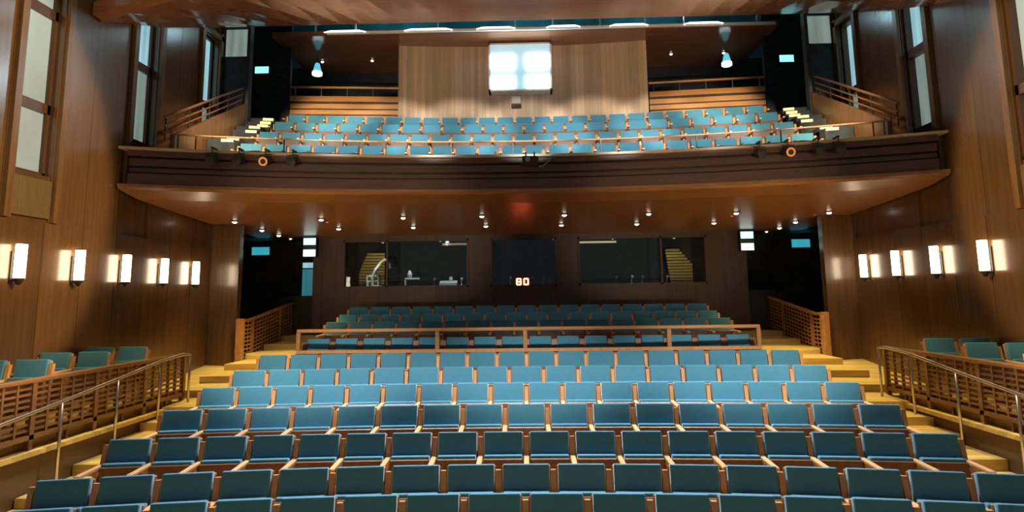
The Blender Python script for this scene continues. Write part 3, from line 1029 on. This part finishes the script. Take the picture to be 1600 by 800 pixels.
# guard rail between the seventh row and the upper rows
t = thing('guard_rail', 'long timber guard rail across the stalls with a low panel below', 'railing', (0, 11.10, 0.78))
MB().box(-4.20, 4.10, -0.045, 0.045, 1.22, 1.28).bevel(0.01, 1).build('top_rail', 'rail_wood_x', t)
MB().box(-4.20, 4.10, -0.06, 0.06, 0.85, 0.905).build('panel_cap', 'chair_wood', t)
MB().box(-4.17, 4.07, -0.03, 0.03, 0.0, 0.85).build('low_panel', 'rail_wood_x', t)
for x in (-4.17, -1.65, -0.07, 2.49, 4.07):
    MB().box(x - 0.035, x + 0.035, -0.035, 0.035, 0.905, 1.22).build('post', 'rail_wood', t)

# balcony rail
t = thing('balcony_rail', 'slim timber sight rail running along the balcony parapet', 'railing', (0, 0, 0))
pts = [(x, arc(BY, BR, x) + 0.14, 5.80) for x in [-6.8 + 13.6 * i / 40 for i in range(41)]]
MB().tube(pts, 0.019, 8).build('rail', 'chair_wood', t, True)
for px in (215, 328, 450, 560, 706, 805, 945, 1092, 1213, 1334, 1440):
    x = px2x(px, 12.3 - 0.0)
    x = max(-6.75, min(6.75, x))
    y = arc(BY, BR, x) + 0.14
    MB().tube([(x, y, 5.48), (x, y, 5.80)], 0.014, 6).build('post', 'dark_metal', t)
for i, px in enumerate((779, 854)):
    x = px2x(px, 12.35)
    y = arc(BY, BR, x) + 0.24
    o = MB().lathe([(0.0, 0), (0.035, 0), (0.045, 0.03), (0.06, 0.09), (0.055, 0.14), (0.0, 0.17)], 16, (0, 0, 0)).build('round_finial', 'cap', None, True)
    o.location = (x, y, 5.48)
    tag(o, '%s pale round knob standing on the middle of the balcony parapet' % ('left' if i == 0 else 'right'), 'knob', 'knobs on the balcony parapet')

# ------------------------------------------------------------------ wall sconces
for s in (-1, 1):
    side = 'left' if s < 0 else 'right'
    for k in range(5 if s < 0 else 4):
        y = (8.79 + 1.195 * k) if s < 0 else (10.21 + 1.205 * k)
        z = 2.965 if s < 0 else 2.93
        ky = ('nearest the stage', 'second from the stage', 'third from the stage', 'fourth from the stage', 'farthest from the stage')
        lab = ky[k] if (s < 0 or k < 3) else ky[4]
        t = thing('wall_sconce', 'glowing upright wall sconce on the %s wall, %s' % (side, lab), 'lamp', (s * HW, y, z), 0, 'sconces on the %s wall' % side)
        MB().box(-s * 0.0, -s * 0.02, -0.03, 0.03, -0.08, 0.40).build('back_plate', 'dark_metal', t)
        MB().lathe([(0.068, 0.0), (0.072, 0.01), (0.072, 0.49), (0.068, 0.50)], 18, (-s * 0.13, 0, 0)).build('glass_shade', 'sconce', t, True)
        MB().lathe([(0.02, -0.10), (0.05, -0.05), (0.074, -0.02), (0.074, 0.0)], 16, (-s * 0.13, 0, 0)).build('bottom_cap', 'dark_metal', t, True)
        MB().lathe([(0.074, 0.50), (0.074, 0.512), (0.02, 0.52)], 16, (-s * 0.13, 0, 0)).build('top_cap', 'dark_metal', t, True)
        MB().box(-s * 0.01, -s * 0.11, -0.02, 0.02, -0.045, -0.02).build('bracket', 'dark_metal', t)

# ------------------------------------------------------------------ downlights
def downlight(x, y, z, label, group, r=0.055, lens='lamp', power=0, color=WARM, proto=[None]):
    t = thing('downlight', label, 'light', (x, y, z), 0, group)
    MB().lathe([(r, -0.014), (r + 0.022, -0.014), (r + 0.03, 0.0), (r + 0.03, 0.02), (r, 0.02)], 18).build('trim_ring', 'dark_metal', t, True)
    MB().lathe([(r, 0.01), (r, -0.015), (r * 0.85, -0.032), (r * 0.5, -0.045), (0.002, -0.05)], 18).build('lens', lens, t, True)
    if power:
        d = bpy.data.lights.new('downlight_lamp', 'SPOT')
        d.energy, d.color, d.spot_size, d.spot_blend, d.shadow_soft_size = power, color, math.radians(80), 0.7, 0.05
        o = bpy.data.objects.new('downlight_lamp', d)
        o.location = (0, 0, -0.10)
        COL.objects.link(o)
        o.parent = t
    return t


G1, G2 = 'downlights in the front line of the soffit', 'downlights in the rear line of the soffit'
for i, px in enumerate((363, 501, 631, 755, 884, 1015, 1150, 1292)):
    y = 14.0
    x = px2x(px, 14.1)
    downlight(x, y, soffit_z(x, y) - 0.004, 'small bright soffit downlight, %s from the left in the front line' % ordn(i), G1, power=14, color=NEUT)
for i, px in enumerate((407, 529, 647, 761, 879, 996, 1115, 1240)):
    y = 15.3
    x = px2x(px, 15.4)
    downlight(x, y, soffit_z(x, y) - 0.004, 'small bright soffit downlight, %s from the left in the rear line' % ordn(i), G2, power=12, color=(0.85, 0.95, 1.0))
for px, side in ((434, 'left'), (1215, 'right')):
    x = px2x(px, 16.4)
    downlight(x, 16.3, soffit_z(x, 16.3) - 0.004, 'small downlight at the mouth of the %s rear passage' % side, None)
for px, side in ((455, 'left'), (1193, 'right')):
    x = px2x(px, 17.6)
    downlight(x, 17.4, 4.355, 'small dim downlight inside the %s rear passage' % side, None, 0.04, 'lamp_dim', 5, (0.6, 0.9, 1.0))
for i, (px, y) in enumerate(((511, 14.4), (758, 14.35), (882, 14.35), (1143, 14.4), (1267, 14.3))):
    x = px2x(px, 14.5)
    o = MB().lathe([(0.035, 0.01), (0.04, -0.012), (0.03, -0.02), (0.0, -0.03)], 14).build('sprinkler_cap', 'copper', None, True)
    o.location = (x, y, soffit_z(x, y) - 0.004)
    tag(o, 'small copper ceiling cap on the balcony soffit, %s from the left' % ordn(i), 'ceiling cap', 'copper caps on the soffit')
for i, px in enumerate((495, 577, 1062, 1146)):
    x = px2x(px, 18.3)
    downlight(x, 18.2, 10.016, 'tiny downlight in the rear ceiling panel, %s from the left' % ordn(i), 'downlights of the rear ceiling panel', 0.045)
for s, px in ((-1, 487), (1, 1150)):
    side = 'left' if s < 0 else 'right'
    x = px2x(px, 17.9)
    t = thing('pendant_lamp', 'bell-shaped pendant lamp glowing blue-white over the %s rear parapet' % side, 'lamp', (x, 17.8, 9.42 if s < 0 else 9.44))
    MB().lathe([(0.04, 0.38), (0.07, 0.35), (0.10, 0.23), (0.14, 0.08), (0.15, 0.02), (0.148, 0.0)], 20).build('glass_shade', 'bell', t, True)
    MB().lathe([(0.002, -0.01), (0.14, -0.01), (0.152, 0.0), (0.15, 0.09), (0.13, 0.10), (0.002, 0.10)], 20).build('lit_bowl', 'bell_hot', t, True)
    MB().tube([(0, 0, 0.38), (0, 0, 0.59)], 0.012, 6).build('stem', 'dark_metal', t)

# ------------------------------------------------------------------ projection window in the balcony back wall
t = bpy.data.objects.new('window_12', None)
COL.objects.link(t)
t.location = (px2x(818.5, 17.55) , 17.05, 8.55)
t['kind'] = 'structure'
HWp, HP = 0.87, 1.05
m = MB()
m.box(-HWp - 0.05, -HWp, -0.08, 0.30, -0.05, HP + 0.35)
m.box(HWp, HWp + 0.05, -0.08, 0.30, -0.05, HP + 0.35)
m.box(-HWp - 0.05, HWp + 0.05, -0.08, 0.30, -0.05, 0.0)
m.box(-HWp - 0.05, HWp + 0.05, -0.08, 0.30, HP + 0.30, HP + 0.35)
m.build('window_frame', 'white', t)
MB().box(-HWp, HWp, -0.07, 0.03, 0.0, HP + 0.30).build('back_pane', 'booth_teal', t)
for x0 in (-HWp + 0.02, 0.17):
    for z0, z1 in ((0.02, 0.40), (0.60, HP)):
        MB().box(x0, x0 + 0.68, -0.12, -0.06, z0, z1).bevel(0.01, 1).build('light_pane', 'booth_white', t)
d = bpy.data.lights.new('projection_light', 'AREA')
d.shape = 'RECTANGLE'
d.size, d.size_y, d.energy, d.color = 1.7, 1.0, 60, (0.55, 0.85, 1.0)
o = bpy.data.objects.new('projection_light', d)
o.location = (t.location.x, 16.9, 9.1)
COL.objects.link(o)
aim(o, (t.location.x, 14, 8.7))
t = thing('wall_speaker_box', 'small pale wall box with dark underside below the bright window', 'box', (px2x(811, 17.3), 17.02, 8.08))
MB().box(-0.13, 0.13, 0.0, 0.13, 0.05, 0.27).bevel(0.01, 1).build('body', plain('pinkish_box', (0.6, 0.45, 0.42), 0.5), t)
MB().box(-0.13, 0.15, -0.02, 0.13, 0.0, 0.05).build('base', 'dark_metal', t)

# ------------------------------------------------------------------ stage lights on the balcony front
def stage_light(px, label, drop=0.2, ring=False, tilt=0.5):
    x = px2x(px, 12.1 if abs(px - 826) < 300 else 11.3)
    for _ in range(6):
        x = px2x(px, arc(BY, BR, x) - 0.2)
    y = arc(BY, BR, x) - 0.22
    t = thing('stage_light', label, 'stage light', (x, y, 5.46), 0)
    MB().bar((0, 0.17, 0.035), (0, -0.02, 0.035), 0.04, 0.03).build('clamp', 'black', t)
    MB().tube([(0, 0, 0.03), (0, 0, -0.06)], 0.012, 6).build('stem', 'black', t)
    m = MB()
    m.tube([(-0.11, 0, -0.20), (-0.11, 0, -0.07), (0.11, 0, -0.07), (0.11, 0, -0.20)], 0.01, 6)
    m.build('yoke', 'black', t)
    m = MB().lathe([(0.05, 0.16), (0.075, 0.13), (0.08, -0.02), (0.09, -0.10), (0.085, -0.105)], 18)
    m.xform(Matrix.Translation((0, 0, -0.20)) @ Matrix.Rotation(-1.35 if ring else -tilt - 0.9, 4, 'X'))
    body = m.build('lamp_housing', 'black', t, True)
    m = MB()
    if ring:
        k = 24
        m.tube([(0.07 * math.cos(2 * PI * i / k), 0.07 * math.sin(2 * PI * i / k), -0.115) for i in range(k + 1)], 0.018, 8)
        nm, mt = 'lens_ring', 'orange'
    else:
        m.lathe([(0.001, -0.102), (0.075, -0.102), (0.075, -0.098), (0.001, -0.098)], 18)
        nm, mt = 'lens', 'grey'
    m.xform(Matrix.Translation((0, 0, -0.20)) @ Matrix.Rotation(-1.35 if ring else -tilt - 0.9, 4, 'X'))
    m.build(nm, mt, t, True)
    return t


stage_light(318, 'black stage light on the balcony front, leftmost of all')
stage_light(362, 'black stage light left of the lamp with the orange ring on the left balcony front')
stage_light(406, 'stage light with a glowing orange lens ring on the left balcony front', ring=True)
stage_light(450, 'black stage light right of the orange-ringed lamp on the left balcony front')
stage_light(1195, 'black stage light left of the orange-ringed lamp on the right balcony front')
stage_light(1239, 'stage light with a glowing orange lens ring on the right balcony front', ring=True)
stage_light(1286, 'black stage light right of the orange-ringed lamp on the right balcony front')
stage_light(1318, 'black stage light on the balcony front, rightmost of all')
x = px2x(832, 12.0)
t = thing('projector', 'dark boxy projector hung at the middle of the balcony front', 'projector', (x, 11.95, 5.22))
MB().box(-0.16, 0.16, -0.16, 0.16, 0.0, 0.14).bevel(0.015, 2).build('body', 'black', t)
MB().lathe([(0.05, 0.0), (0.055, 0.05), (0.045, 0.05)], 16).xform(Matrix.Translation((-0.05, -0.15, 0.07)) @ Matrix.Rotation(PI / 2, 4, 'X')).build('lens', 'grey', t, True)
MB().box(-0.10, -0.07, -0.02, 0.10, 0.14, 0.26).build('bracket', 'black', t)
MB().box(0.07, 0.10, -0.02, 0.10, 0.14, 0.26).build('bracket', 'black', t)
o = MB().tube([(0, 0, 0.22), (-0.05, -0.04, 0.15), (-0.12, -0.05, 0.06), (-0.21, -0.04, 0.0), (-0.29, 0.0, -0.02)], 0.012, 6).build('cable', 'grey', None, True)
o.location = (x + 0.47, 12.10, 5.22)
tag(o, 'loose grey cable trailing off the projector on the balcony front', 'cable')

# cables left lying on the parapet cap
for s, side in ((-1, 'left'), (1, 'right')):
    random.seed(11 + s)
    pts = []
    for i in range(30):
        u = i / 29
        x = s * (5.6 - 2.2 * u)
        pts.append((x, arc(BY, BR, x) - 0.0 + 0.03 * math.sin(u * 31) + 0.02 * random.random(), 5.492 + 0.012 * abs(math.sin(u * 17))))
    o = MB().tube(pts, 0.013, 6).build('cable', 'black', None, True)
    tag(o, 'black cable lying in loops on the %s part of the balcony parapet' % side, 'cable')
